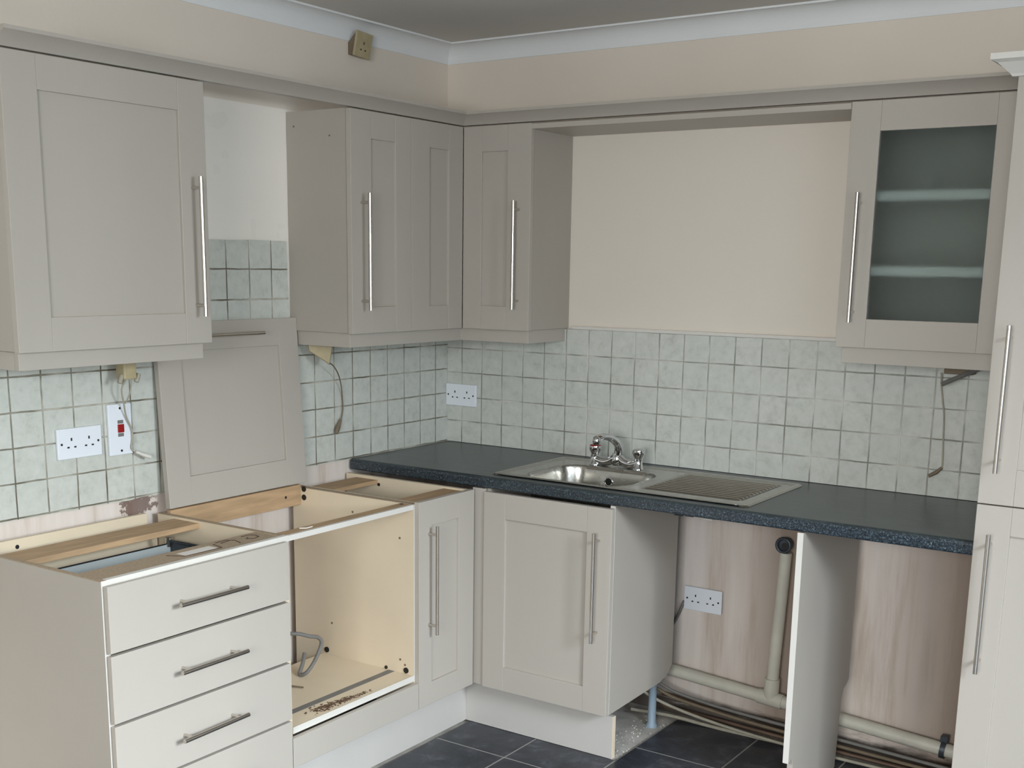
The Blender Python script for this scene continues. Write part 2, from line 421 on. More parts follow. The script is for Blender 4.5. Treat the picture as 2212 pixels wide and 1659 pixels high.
# --- left wall cabinet
t = thing('wall_cabinet', 'large taupe wall cabinet with one wide panelled door, nearest on the left wall', 'cabinet', (.13, -1.78, Z0), G)
MB().box(.001, .2575, -2.084, -1.4775, Z0+.002, Z1+.002).build('carcass', M['carcass'], t, bevel=.001)
F = frame_of('x', -2.087, Z0, DX)
d = shaker(F, .6125, .70, .0955, .091, .082, .084, t)
bar_handle(F, .56, .076, .56, .449, d)
mb = MB(); mb.box(.238, .256, -2.074, -1.488, 1.334, Z0+.0005); mb.box(.012, .238, -2.074, -2.056, 1.334, Z0+.0005)
mb.build('light_pelmet', M['door'], t, bevel=.0015)

# --- corner wall cabinet (L shaped)
t = thing('wall_cabinet', 'L-shaped taupe corner wall cabinet with three narrow panelled doors', 'cabinet', (.2, -.2, Z0), G)
mb = MB()
pl = [(.001, -.8755), (.2575, -.8755), (.2575, -.2575), (.563, -.2575), (.563, -.001), (.001, -.001)]
mb.prism(pl, lambda a, b, dd: (a, b, dd), Z0+.002, Z1+.002)
mb.build('carcass', M['carcass'], t, bevel=.001)
F = frame_of('x', -.8777, Z0, DX)
d = shaker(F, .3047, .70, .0995, .083, .084, .085, t); bar_handle(F, .048, .076, .048, .445, d)
F = frame_of('x', -.5715, Z0, DX)
shaker(F, .2905, .70, .0985, .0825, .085, .084, t)
F = frame_of('y', .2812, Z0, DYB)
d = shaker(F, .2848, .70, .0793, .0965, .087, .083, t); bar_handle(F, .2388, .075, .2388, .444, d)
mb = MB()
mb.prism([(.012, -.8677), (.258, -.8677), (.258, -.258), (.553, -.258), (.553, -.0105), (.535, -.0105), (.535, -.240), (.240, -.240), (.240, -.85), (.012, -.85)], lambda a, b, dd: (a, b, dd), 1.334, Z0+.0015)
mb.build('light_pelmet', M['door'], t, bevel=.0015)
# row of little dark slips marking the hinge gap between the two inner doors
for k in range(16): MB().fbox(frame_of('x', -.2816, Z0+.10+k*.037, DX+.0002), 0, .0016, 0, .011, -.002, .0004).build('hinge_gap', M['browncable'], t)
for x, z in ((.035, 2.035), (.19, 2.0)): MB().cyl((x, -.8757, z), (x, -.8772, z), .003, 10).build('screw_cap', M['browncable'], t)

# --- glazed wall cabinet
t = thing('wall_cabinet', 'taupe wall cabinet with a tall frosted glass door, next to the tall unit', 'cabinet', (1.92, -.13, Z0), G)
mb = MB()
x0, x1 = 1.6705, 2.172
mb.box(x0, x0+.018, -.2575, -.001, Z0+.002, Z1+.002); mb.box(x1-.018, x1, -.2575, -.001, Z0+.002, Z1+.002)
mb.box(x0+.018, x1-.018, -.2575, -.001, Z0+.002, Z0+.02); mb.box(x0+.018, x1-.018, -.2575, -.001, Z1-.016, Z1+.002)
mb.box(x0+.018, x1-.018, -.012, -.001, Z0+.02, Z1-.016)
mb.build('carcass', M['carcass'], t)
for z in (1.604, 1.818): MB().box(x0+.0185, x1-.0185, -.2300, -.0125, z-.014, z+.012).build('shelf', M['edge'], t)
F = frame_of('y', 1.668, Z0, DYB)
d = shaker(F, .5045, .70, .087, .101, .084, .0845, t, panel=False)
MB().fbox(F, .086, .4045, .0835, .617, -.012, -.008).build('glass_pane', M['frost'], d)
bar_handle(F, .0465, .075, .0465, .445, d)
mb = MB(); mb.box(1.681, 2.17, -.258, -.240, 1.331, Z0+.0015); mb.box(1.681, 1.699, -.240, -.0105, 1.331, Z0+.0015)
mb.build('light_pelmet', M['door'], t, bevel=.0015)

# --- shelf bridging the two back wall cabinets
o = MB().box(.5645, 1.6665, -.279, -.001, 2.0595, 2.077).build('bridging_shelf', M['door'], bevel=.0015)
tag(o, 'long taupe bridging shelf under the cornice between corner and glass-door cabinets', 'shelf')

# --- cornice along the top of all the wall cabinets
def cornice():
    zb = 2.0835; mb = MB()
    prof = [(-.022, zb), (.0005, zb)]
    for k in range(1, 9):
        a = math.pi/2*k/8; q = k/8; prof.append((.0005+.043*(.72*q+.28*(1-math.cos(a))), zb+.031*(.72*q+.28*math.sin(a))))
    prof += [(.046, zb+.031), (.046, zb+.040), (-.022, zb+.040)]
    n = len(prof)
    path = [lambda p: (.28+p, -2.10), lambda p: (.28+p, -.28-p), lambda p: (2.186, -.28-p)]
    vs = [(*P(p), z) for P in path for p, z in prof]
    fs = [(i*n+k, i*n+(k+1) % n, (i+1)*n+(k+1) % n, (i+1)*n+k) for i in range(2) for k in range(n)]
    fs += [tuple(range(n)), tuple(reversed(range(2*n, 3*n)))]
    mb.add(vs, fs); o = mb.build('cornice', M['door'])
    tag(o, 'long taupe cornice moulding turning the corner above the wall cabinets', 'moulding')
cornice()

# --- tall unit at the right edge
t = thing('tall_cabinet', 'tall taupe larder cabinet at the right edge of the photo', 'cabinet', (2.49, -.3, 0))
MB().box(2.1885, 2.788, -.598, -.001, .15, 2.066).build('carcass', M['carcass'], t, bevel=.001)
MB().box(2.20, 2.788, -.540, -.522, .001, .1495).build('plinth', M['plinth'], t)
F = frame_of('y', 2.1885, 1.0185, -.620)
d = shaker(F, .5965, 1.0485, .087, .087, .094, .094, t); bar_handle(F, .0435, .086, .0435, .457, d, inset=.03)
F = frame_of('y', 2.1885, .173, -.620)
d = shaker(F, .5965, .842, .087, .087, .075, .094, t); bar_handle(F, .0435, .398, .0435, .772, d, inset=.03)
mb = MB(); zb = 2.0665
prof = [(-.02, zb), (.012, zb), (.016, zb+.006), (.042, zb+.030), (.056, zb+.036), (.056, zb+.050), (-.02, zb+.050)]
n = len(prof)
path = [lambda p: (2.1885-p, -.33), lambda p: (2.1885-p, -.62-p), lambda p: (2.785+p, -.62-p), lambda p: (2.785+p, -.002)]
vs = [(*P(p), z) for P in path for p, z in prof]
fs = [(i*n+k, i*n+(k+1) % n, (i+1)*n+(k+1) % n, (i+1)*n+k) for i in range(3) for k in range(n)] + [tuple(range(n)), tuple(reversed(range(3*n, 4*n)))]
mb.add(vs, fs); mb.build('cornice', M['edge'], t)

# ------------------------------------------------------------------ worktop, sink, tap
def worktop():
    zt, zb, yf = .910, .871, -.5955
    def prof(y0, y1, nose):
        # returns closed polygon (y, z)
        if not nose: return [(y0, zb), (y1, zb), (y1, zt), (y0, zt)]
        r = .012; p = []
        for k in range(7):
            a = math.pi/2*k/6; p.append((yf+r-r*math.cos(a), zt-r+r*math.sin(a)))
        q = []
        for k in range(5):
            a = math.pi/2*k/4; q.append((yf+.006-.006*math.sin(a), zb+.006-.006*math.cos(a)))
        return q + p + [(y1, zt), (y1, zb)]
    mb = MB()
    def ex(poly, x0, x1): mb.prism(poly, lambda a, b, d: (d, a, b), x0, x1)
    ex(prof(0, -.0015, True), .0105, .684)
    ex(prof(0, -.520, True), .684, 1.116); ex(prof(-.192, -.0015, False), .684, 1.116)
    ex(prof(0, -.0015, True), 1.116, 2.1870)
    o = mb.build('worktop', [M['worktop'], M['underside']])
    for p in o.data.polygons:
        if p.normal.z < -.9: p.material_index = 1
        elif abs(p.normal.x) < .1 and abs(p.normal.z) < .98 or True: p.use_smooth = False
    tag(o, 'dark slate-effect laminate worktop with rounded front edge, holding the sink', 'worktop')
worktop()

def rr(x, y, cx, cy, hx, hy, r):
    qx, qy = abs(x-cx)-(hx-r), abs(y-cy)-(hy-r)
    return math.hypot(max(qx, 0), max(qy, 0)) + min(max(qx, qy), 0) - r
def sm(a, b, x):
    t_ = min(1, max(0, (x-a)/(b-a))); return t_*t_*(3-2*t_)
def sink():
    t = thing('inset_sink', 'stainless steel inset sink with one bowl and a ribbed drainer', 'sink', (1.06, -.32, .91))
    X0, X1, Y0, Y1 = .600, 1.528, -.548, -.078
    cx, cy = (X0+X1)/2, (Y0+Y1)/2
    st = .0030; nx, ny = int((X1-X0)/st), int((Y1-Y0)/st)
    vs = []; idx = {}
    def H(x, y):
        e = -rr(x, y, cx, cy, (X1-X0)/2, (Y1-Y0)/2, .018)
        z = .9108 + .0046*sm(0, .006, e) - .0036*sm(.016, .030, e) + .0012*sm(.034, .042, e)
        b = rr(x, y, .888, -.362, .190, .158, .085)
        z += .0012*sm(.03, .010, b)
        z -= .150*sm(.004, -.020, b) + .006*sm(-.02, -.12, b)
        dr = -rr(x, y, 1.302, -.300, .178, .178, .02)
        m_ = sm(0, .010, dr)
        ph = (y + .478)/.0272
        rb = .5+.5*math.cos(2*math.pi*ph)
        z += m_*(-.0042 + .0072*rb**1.3*sm(.008, .022, dr))
        return z
    for j in range(ny+1):
        for i in range(nx+1):
            x = X0+(X1-X0)*i/nx; y = Y0+(Y1-Y0)*j/ny
            # pull corners to rounded outline
            e = rr(x, y, cx, cy, (X1-X0)/2, (Y1-Y0)/2, .018)
            if e > 0:
                ccx = X0+.018 if x < cx else X1-.018; ccy = Y0+.018 if y < cy else Y1-.018
                v = Vector((x-ccx, y-ccy)); v = v.normalized()*.018; x, y = ccx+v.x, ccy+v.y
            vs.append((x, y, H(x, y)))
    fs = [(j*(nx+1)+i, j*(nx+1)+i+1, (j+1)*(nx+1)+i+1, (j+1)*(nx+1)+i) for j in range(ny) for i in range(nx)]
    mb = MB(); mb.add(vs, fs, 0, True); mb.build('basin_and_drainer', M['sink'], t, recalc=False)
    # overflow in the back wall of the bowl
    oy = -.2095
    mb = MB(); c = Vector((.869, oy, .866))
    ring = [c + Vector((math.cos(a)*.0145, 0, math.sin(a)*.0145)) for a in [2*math.pi*k/24 for k in range(25)]]
    mb.tube(ring, .0028, 8); mb.build('overflow_ring', M['chrome'], t)
    MB().cyl(c+Vector((0, .001, 0)), c+Vector((0, -.0015, 0)), .0128, 20).build('overflow_hole', M['black'], t)
    mb = MB().lathe(.888, -.36, [(.040, .762), (.040, .765), (.03, .764), (.012, .760)], 24); mb.build('waste', M['chrome'], t)
    for x, z in ((1.262, .862), (1.300, .864), (1.365, .862)):
        MB().box(x, x+.016, -.47, -.455, z-.018, z+.0085).box(x-.008, x+.022, -.475, -.45, z-.022, z-.018).build('clip', M['darkgrey'] if x < 1.35 else M['edge'], t, bevel=.002)
sink()

def tap():
    t = thing('mixer_tap', 'chrome deck mixer tap with curved spout behind the sink bowl', 'tap', (.873, -.150, .914))
    y = -.158; ox = .0
    xl, xr_, xc = .782, .955, .871
    mb = MB()
    for x in (xl, xr_):
        mb.lathe(x, y, [(.020, .9135), (.020, .9175), (.0165, .920), (.0150, .944), (.0150, .950)], 24)
    def arc(xa, xb):
        pts = []
        for k in range(13):
            s = k/12; x = xa+(xb-xa)*s
            z = .936 - .008*math.sin(math.pi*min(s*1.25, 1)) + .012*sm(.7, 1, s)
            pts.append((x, y, z))
        return pts
    mb.tube(arc(xl, xc), [.0140+.002*k/12 for k in range(13)], 16); mb.tube(arc(xr_, xc), [.0140+.002*k/12 for k in range(13)], 16)
    mb.lathe(xc, y, [(.014, .919), (.020, .928), (.020, .944), (.0165, .955), (.0155, .962)], 24)
    mb.build('tap_body', M['chrome'], t)
    ctrl = [Vector(p) for p in ((.873, y, .955), (.878, y-.003, .978), (.877, y-.018, 1.002), (.869, y-.050, 1.022), (.859, y-.088, 1.029), (.851, y-.114, 1.022))]
    pts = []
    for i in range(len(ctrl)-1):
        p0, p1, p2, p3 = ctrl[max(i-1, 0)], ctrl[i], ctrl[i+1], ctrl[min(i+2, len(ctrl)-1)]
        for k in range(6):
            s = k/6
            pts.append(.5*((2*p1)+(p2-p0)*s+(2*p0-5*p1+4*p2-p3)*s*s+(3*p1-p0-3*p2+p3)*s**3))
    pts.append(ctrl[-1]); n = len(pts)
    mb = MB().tube(pts, [.0155-.0045*i/n for i in range(n)], 18); mb.build('spout', M['chrome'], t)
    e = ctrl[-1]
    mb = MB().lathe(e.x, e.y, [(.0095, e.z-.018), (.0125, e.z-.015), (.0138, e.z-.004), (.0120, e.z+.007), (.005, e.z+.012)], 20); mb.build('nozzle', M['chrome'], t)
    MB().lathe(e.x, e.y, [(.0078, e.z-.0205), (.0080, e.z-.018)], 20).build('aerator', M['black'], t)
    for x, col in ((xl, 'red'), (xr_, 'chrome')):
        prof = [(.0125, .950), (.0155, .957), (.0205, .968), (.0215, .976), (.0205, .981)]
        o = MB().lathe(x, y, prof, 10).build('tap_handle', M['chrome'], t, bevel=.001)
        MB().lathe(x, y, [(.0203, .981), (.0180, .984), (.006, .9865)], 24).build('handle_cap', M[col], o)
tap()

# ------------------------------------------------------------------ base units, left run
CX = .557     # carcass front edge
ZT = .857
def drawer_unit():
    t = thing('drawer_unit', 'taupe base unit of four drawers without its worktop, nearest on the left', 'cabinet', (.28, -1.79, 0))
    y0, y1 = -2.099, -1.474
    mb = MB().box(.012, CX, y0, y0+.016, .001, ZT-.002).box(.012, CX, y0, y0+.016, ZT-.002, ZT, 1); mb.build('side_panel', [M['carcass'], M['chip']], t, bevel=.0008)
    mb = MB().box(.03, CX, y1-.016, y1, .15, ZT-.002).box(.03, CX, y1-.016, y1, ZT-.002, ZT, 1); mb.build('side_panel', [M['cream'], M['chip']], t)
    MB().box(CX+.0005, CX+.0015, y0, y0+.016, .001, ZT).build('edging', M['edge'], t)
    MB().box(.016, .022, y0+.016, y1-.016, .15, .80).build('back_panel', M['cream'], t)
    MB().box(.03, CX, y0+.016, y1-.016, .15, .166).build('base_panel', M['cream'], t)
    MB().box(.044, .058, y0+.016, -1.552, .795, ZT+.012).build('back_batten', M['cream'], t, bevel=.001)
    MB().cyl((.0585, -1.985, .848), (.0565, -1.985, .848), .006, 12).build('screw', M['black'], t)
    MB().box(.105, .212, y0+.0165, y1-.0165, ZT-.024, ZT-.008).build('rear_rail', M['wood'], t, bevel=.001)
    MB().box(.445, .541, y0+.0165, y1-.0165, ZT-.018, ZT-.002).build('front_rail', M['chip'], t)
    MB().box(.5415, CX+.0008, y0+.0165, y1-.0003, ZT-.018, ZT+.0004).build('rail_edging', M['edge'], t)
    # sticker and pencil figures on the front rail
    zr = ZT-.0018
    MB().box(.475, .510, -1.80, -1.69, zr, zr+.0004).build('sticker', M['paper'], t)
    def stroke(pts):
        MB().tube([(x, y, zr+.0004) for x, y in pts], .0010, 6).build('pencil_mark', M['pencil'], t)
    stroke([(.471, -1.83), (.514, -1.805), (.516, -1.68), (.470, -1.67)])
    stroke([(.462, -1.655), (.460, -1.615), (.480, -1.600), (.500, -1.607), (.514, -1.612)]); stroke([(.478, -1.650), (.470, -1.612)])
    stroke([(.462, -1.560), (.462, -1.530), (.478, -1.520), (.498, -1.528), (.505, -1.553), (.490, -1.568), (.482, -1.555)])
    # drawers
    edges = [(.8455, .6785), (.6715, .4995), (.4925, .3245), (.3175, .1735)]
    hz = [(-1.907, .763, -1.681, .762), (-1.911, .5865, -1.687, .587), (-1.914, .405, -1.692, .409), (-1.915, .245, -1.692, .247)]
    for i, (zt, zb) in enumerate(edges):
        dd = MB().box(CX+.0045, BX, y0+.003, -1.4945+.0, zb, zt).build('drawer', M['door'], t, bevel=.0015)
        F = frame_of('x', 0, 0, BX); a = hz[i]
        bar_handle(F, a[0], a[1], a[2], a[3], dd, stand=.034)
        top = zt-.062
        if i == 0:
            MB().box(.115, .119, y0+.055, y1-.045, .690, .779).build('drawer_back', M['drawerback'], dd)
            MB().box(.1145, .1195, y0+.055, y1-.045, .779, .782).build('drawer_back_strip', M['black'], dd)  # thin black strip along the top of the drawer back
            for yy in (y0+.035, y1-.048): MB().box(.115, CX, yy, yy+.013, .69, .785).build('drawer_side', M['darkgrey'], dd, bevel=.002)
            MB().tube([(.118, y1-.052, .79), (.135, y1-.052, .79), (CX-.1, y1-.045, .79)], .004, 8).build('gallery_rail', M['darkgrey'], dd)
            MB().cyl((.118, y1-.053, .772), (.118, y1-.053, .800), .009, 14).build('rail_fitting', M['chrome'], dd)
            MB().box(.12, CX, y0+.049, y1-.049, .686, .690).build('drawer_bottom', M['drawerback'], dd)
drawer_unit()

def oven_housing():
    t = thing('oven_housing', 'open oven housing with bare cream interior between drawers and narrow door', 'cabinet', (.28, -1.18, 0))
    y0, y1 = -1.473, -.888
    MB().box(.030, CX, y1-.024, y1, .17, ZT-.002).box(.030, CX, y1-.024, y1, ZT-.002, ZT, 1).build('side_panel', [M['cream'], M['chip']], t)
    MB().box(.16, CX, y0, y1-.0245, .269, .285).build('base_panel', M['cream'], t)
    MB().box(.545, .556, y0, y1-.0245, ZT-.017, ZT-.001).box(.505, .545, y0, y1-.0245, ZT-.017, ZT-.0015, 1).build('front_rail', [M['edge'], M['wood']], t)
    MB().box(CX+.0003, CX+.0013, y1-.0242, -.9092, .267, ZT).box(CX+.0003, CX+.0013, y0, y1-.0242, .267, .287).build('edging', M['edge'], t)
    MB().box(.052, .068, y0, y1-.0245, .797, .866).build('rear_rail', M['wood'], t, bevel=.001)
    # thin grey strip across the base, cam holes
    MB().box(.452, .478, -1.44, -.915, .2852, .2856).build('grey_strip', M['greycable'], t)
    for (x, z) in ((.175, .300), (.525, .297), (.44, .291)):
        MB().cyl((x, y1-.0235, z), (x, y1-.0268, z), .010 if z > .295 else .006, 14).build('cam_lock', M['black'], t)
    for (x, z) in ((.30, .800), (.50, .74), (.50, .33), (.52, .315), (.20, .40)):
        MB().cyl((x, y1-.0235, z), (x, y1-.0250, z), .004, 10).build('screw_hole', M['browncable'], t)
    for z in (.852, .823): MB().cyl((.082, y1-.0235, z), (.082, y1-.0256, z), .010, 14).build('cam_lock', M['black'], t)
    MB().cyl((.0685, -.985, .832), (.0675, -.985, .832), .005, 10).build('screw_hole', M['black'], t)
    MB().tube([(.515, -1.385, ZT-.0005), (.530, -1.37, ZT-.0005), (.528, -1.345, ZT-.0005)], .002, 6).build('glue_chip', M['edge'], t)
    MB().cyl((.518, -.925, ZT-.002), (.518, -.925, ZT-.0008), .007, 12).build('screw', M['black'], t)
    # fascia strip under the opening
    MB().box(CX+.003, BX, -1.4915, -.911, .173, .262).build('fascia', M['door'], t, bevel=.0015)
oven_housing()

# cable, screw and crumbs inside the oven housing
cab = [(.215, -1.25, .447), (.25, -1.19, .44), (.30, -1.125, .425), (.30, -1.085, .41), (.30, -1.073, .385), (.295, -1.10, .335), (.285, -1.13, .300), (.262, -1.137, .293), (.25, -1.11, .318), (.235, -1.085, .345)]
def smooth_path(ctrl, n=6):
    ctrl = [Vector(p) for p in ctrl]; pts = []
    for i in range(len(ctrl)-1):
        p0, p1, p2, p3 = ctrl[max(i-1, 0)], ctrl[i], ctrl[i+1], ctrl[min(i+2, len(ctrl)-1)]
        for k in range(n):
            s = k/n; pts.append(.5*((2*p1)+(p2-p0)*s+(2*p0-5*p1+4*p2-p3)*s*s+(3*p1-p0-3*p2+p3)*s**3))
    return pts + [ctrl[-1]]
cab[0] = (.05, -1.34, .40)
o = MB().tube(smooth_path(cab), .0065, 12).build('power_cable', M['greycable'])
tag(o, 'thick grey cable looping inside the open oven housing', 'cable')
o = MB().tube([(.300, -1.232, .2890), (.350, -1.212, .2885)], [.0036, .0026], 8).cyl((.298, -1.233, .2890), (.302, -1.231, .2890), .0045, 8).build('screw', M['browncable'])
tag(o, 'loose brown screw lying on the oven housing base', 'screw')
rnd = random.Random(5); mb = MB()
for k in range(420):
    s = rnd.random(); cx_, cy_ = .512+.022*s, -1.335+.215*s
    w_ = .016*(1-.55*s)
    x = cx_+rnd.gauss(0, w_*.75); y = cy_+rnd.gauss(0, .014); r = rnd.uniform(.0012, .0042)*(1.15-.5*s)
    x = min(x, .552); z = .2856
    a = rnd.uniform(0, 3.1); h = r*rnd.uniform(.4, 1)
    vs = [(x+r*math.cos(a+q*1.57), y+r*math.sin(a+q*1.57), z) for q in range(4)] + [(x+r*.2, y, z+h)]
    mb.add(vs, [(0,1,2,3),(0,4,1),(1,4,2),(2,4,3),(3,4,0)])
o = mb.build('debris', M['dirt']); o['kind'] = 'stuff'; tag(o, 'brown crumbs of debris scattered at the front of the oven housing base', 'debris')

def narrow_unit():
    t = thing('base_cabinet', 'narrow taupe corner base cabinet with slim panelled door beside the oven housing', 'cabinet', (.28, -.75, 0), 'base cabinets')
    y0, y1 = -.8865, -.602
    MB().box(.03, CX, y0, y0+.015, .17, ZT-.002).build('side_panel', M['cream'], t)
    MB().box(.012, CX, y1-.016, y1, .17, ZT+.004).build('side_panel', M['cream'], t)
    MB().box(.03, CX, y0+.015, y1-.016, .17, .186).build('base_panel', M['cream'], t)
    MB().box(.06, .16, y0+.0155, y1-.0165, ZT-.020, ZT-.006).build('rear_rail', M['wood'], t, bevel=.001)
    MB().box(.455, .545, y0+.0155, y1-.0165, ZT-.017, ZT-.002).build('front_rail', M['wood'], t)
    MB().box(.5455, CX+.0008, y0+.0003, y1-.0165, ZT-.017, ZT+.0004).build('rail_edging', M['edge'], t)
    MB().cyl((.165, y1-.0165, .835), (.165, y1-.018, .835), .006, 12).build('cam_lock', M['black'], t)
    F = frame_of('x', -.9085, B0, BX)
    d = shaker(F, .2995, B1-B0+.004, .066, .087, .084, .076, t)
    bar_handle(F, .049, .249, .049, .611, d, stand=.035)
narrow_unit()
o = MB().box(CX+.004, .608, -.5965, -.578, B0, .868).build('corner_post', M['door'], bevel=.001)
tag(o, 'slim upright taupe corner post between the two base unit doors', 'post')

def sink_unit():
    t = thing('base_cabinet', 'taupe sink base cabinet with a wide panelled door under the worktop', 'cabinet', (.86, -.35, 0), 'base cabinets')
    x0, x1 = .6105, 1.104
    # right side panel with its clipped lower back corner
    poly = [(-.5805, .170), (-.215, .178), (-.150, .196), (-.125, .222), (-.125, .868), (-.5805, .868)]
    MB().prism(poly, lambda a, b, d: (d, a, b), x1-.018, x1).build('side_panel', M['carcass'], t, bevel=.001)
    MB().box(x0, x0+.016, -.5805, -.10, .17, .868).build('side_panel', M['carcass'], t)
    MB().box(x1-.0175, x1+.0004, -.5815, -.5806, .171, .867).build('edging', M['edge'], t)
    MB().box(x0+.0165, x1-.0185, -.5805, -.125, .17, .186).build('base_panel', M['carcass'], t)
    F = frame_of('y', x0+.001, B0-.002, BY)
    d = shaker(F, .4925, B1-B0+.002, .088, .090, .085, .086, t)
    bar_handle(F, .449, .251, .449, .612, d, stand=.036)
    for (x, y) in ((1.055, -.170), (.70, -.17)):
        l = MB().lathe(x, y, [(.021, -.0115), (.021, -.004), (.015, .004), (.0135, .16), (.022, .164), (.022, .1695)], 20).build('adjustable_foot', M['footplastic'], t)
sink_unit()

# plinths
o = MB().box(.480, .498, -2.083, -.521, .001, .1495).build('plinth', M['plinth'], bevel=.001)
tag(o, 'long pale plinth board under the left run of units', 'plinth', 'plinths')
o = MB().box(.4985, 1.096, -.5385, -.5205, .001, .1495).box(1.096, 1.0985, -.5385, -.5205, .001, .1495, 1).build('plinth', [M['plinth'], M['cream']], bevel=.0005)
tag(o, 'short pale plinth board with a cream cut end under the sink cabinet', 'plinth', 'plinths')

# free standing end panel between the two appliance gaps
poly = [(-.600, .168), (-.560, .172), (-.556, .148), (-.545, .001), (-.165, .001), (-.150, .16), (-.147, .225), (-.130, .262), (-.105, .275), (-.080, .290), (-.080, .869), (-.600, .869)]
poly = [(-.598, .165), (-.568, .174), (-.560, .150), (-.560, .001), (-.160, .001), (-.146, .16), (-.143, .225), (-.128, .262), (-.100, .272), (-.079, .285), (-.079, .869), (-.598, .869)]
o = MB().prism(poly, lambda a, b, d: (d, a, b), 1.706, 1.724).build('end_panel', M['carcass'], bevel=.001)
MB().box(1.7062, 1.7238, -.5988, -.5981, .167, .8685).build('edging', M['edge'], o)
tag(o, 'tall free-standing taupe end panel with a notched back under the worktop', 'panel')

# ------------------------------------------------------------------ loose door leaning on the wall
def leaning_door():
    P0 = Vector((.0660, -1.4715, .8695)); lean = .0600; c_ = .007
    U = Vector((-math.sin(c_), math.cos(c_), 0)); Zd = Vector((-math.sin(lean), 0, math.cos(lean))); Nn = U.cross(Zd).normalized()
    F = (P0, U, Nn, Zd)
    W_, H_ = .5955, .5560
    t = thing('cabinet_door', 'loose taupe cabinet door leaning on the tiles above the oven housing', 'door', P0)
    mb = MB(); th = .02
    mb.fbox(F, 0, .089, 0, H_, -th, 0); mb.fbox(F, W_-.089, W_, 0, H_, -th, 0)
    mb.fbox(F, .089, W_-.089, 0, .088, -th, -.0004); mb.fbox(F, .089, W_-.089, H_-.088, H_, -th, -.0004)
    mb.build('door_frame', M['door'], t, bevel=.0014)
    MB().fbox(F, .087, W_-.087, .086, H_-.086, -th+.003, -.009).build('panel', M['door'], t)
    bar_handle(F, .18, H_-.044, .410, H_-.044, t, stand=.034)
leaning_door()

# ------------------------------------------------------------------ sockets and switch
def faceplate(F, w_, h_, mat, parent, th=.009):
    return MB().fbox(F, 0, w_, 0, h_, 0, th).build('faceplate', mat, parent, bevel=.0025)
def pins(F, cx, cz, parent, th=.009, s=1.0, m='black'):
    for du, dz, a, b in ((0, .011, .0022, .0042), (-.0112, -.011, .0036, .0022), (.0112, -.011, .0036, .0022)):
        MB().fbox(F, cx+du*s-a, cx+du*s+a, cz+dz*s-b, cz+dz*s+b, th-.0005, th+.0006).build('pin_hole', M[m], parent)
def double_socket(face, a, z, plane, label, loc, th=.010):
    t = thing('double_socket', label, 'socket', loc, 'white double sockets')
    F = frame_of(face, a, z, plane)
    if th > .011:
        MB().fbox(F, .003, .143, .003, .083, 0, th-.008).build('back_box', M['black'], t)
        f = MB().fbox(F, 0, .146, 0, .086, th-.0075, th).build('faceplate', M['white'], t, bevel=.002)
    else: f = faceplate(F, .146, .086, M['white'], t, th)
    pins(F, .045, .044, f, th); pins(F, .103, .044, f, th)
    O, U, Nn, Z = F
    for u in (.0125, .1335): MB().cyl(O+U*u+Z*.043+Nn*(th-.0005), O+U*u+Z*.043+Nn*(th+.0008), .0034, 12).build('screw', M['black'], f)
double_socket('y', .0108, 1.057, -.0103, 'white double socket on the back wall tiles in the corner above the worktop', (.08, -.012, 1.057))
double_socket('x', -1.8145, 1.056, .0103, 'white double socket on the left wall tiles beside the red switch', (.012, -1.74, 1.056))
double_socket('y', 1.0865, .398, -.0005, 'white double socket on bare plaster under the worktop', (1.16, 0, .398), .014)
def switch():
    t = thing('cooker_switch', 'tall white cooker switch plate with red rocker on the left wall', 'switch', (.012, -1.60, 1.047))
    F = frame_of('x', -1.6425, 1.047, .0103)
    f = faceplate(F, .082, .149, M['white'], t, .010)
    O, U, Nn, Z = F
    for z in (.0125, .1365): MB().cyl(O+U*.041+Z*z+Nn*.0095, O+U*.041+Z*z+Nn*.0108, .0036, 12).build('screw', M['black'], f)
    for z in (.054, .092): MB().fbox(F, .031, .051, z, z+.010, .0095, .0104).build('switch_window', M['greycable'], f)
    MB().fbox(F, .0305, .0515, .066, .090, .0095, .0135).build('switch_rocker', M['red'], f, bevel=.001)
switch()
def top_socket():
    t = thing('single_socket', 'old cream single socket tilted under the coving on the left wall', 'socket', (.0, -.53, 2.30))
    rot = math.radians(-4); c_, s_ = math.cos(rot), math.sin(rot); tl = .16
    U = Vector((0, c_, s_)); Z0_ = Vector((0, -s_, c_))
    Zt = (Z0_*math.cos(tl) + Vector((1, 0, 0))*math.sin(tl)).normalized(); Nn = U.cross(Zt).normalized()
    if Nn.x < 0: Nn = -Nn
    O = Vector((.022, -.5725, 2.2985))
    MB().add([(.0005, -.568, 2.303), (.0005, -.492, 2.300), (.0005, -.492, 2.338), (.0005, -.568, 2.341)] + [O+U*a+Zt*b for a, b in ((.004, .004), (.078, .004), (.078, .078), (.004, .078))],
             [(0,3,2,1),(4,5,6,7),(0,1,5,4),(1,2,6,5),(2,3,7,6),(3,0,4,7)]).build('back_box', M['browncable'], t)
    F = (O, U, Nn, Zt)
    f = MB().fbox(F, 0, .082, 0, .082, 0, .009).build('faceplate', M['oldplastic'], t, bevel=.0025)
    pins(F, .041, .036, f, .009)
top_socket()

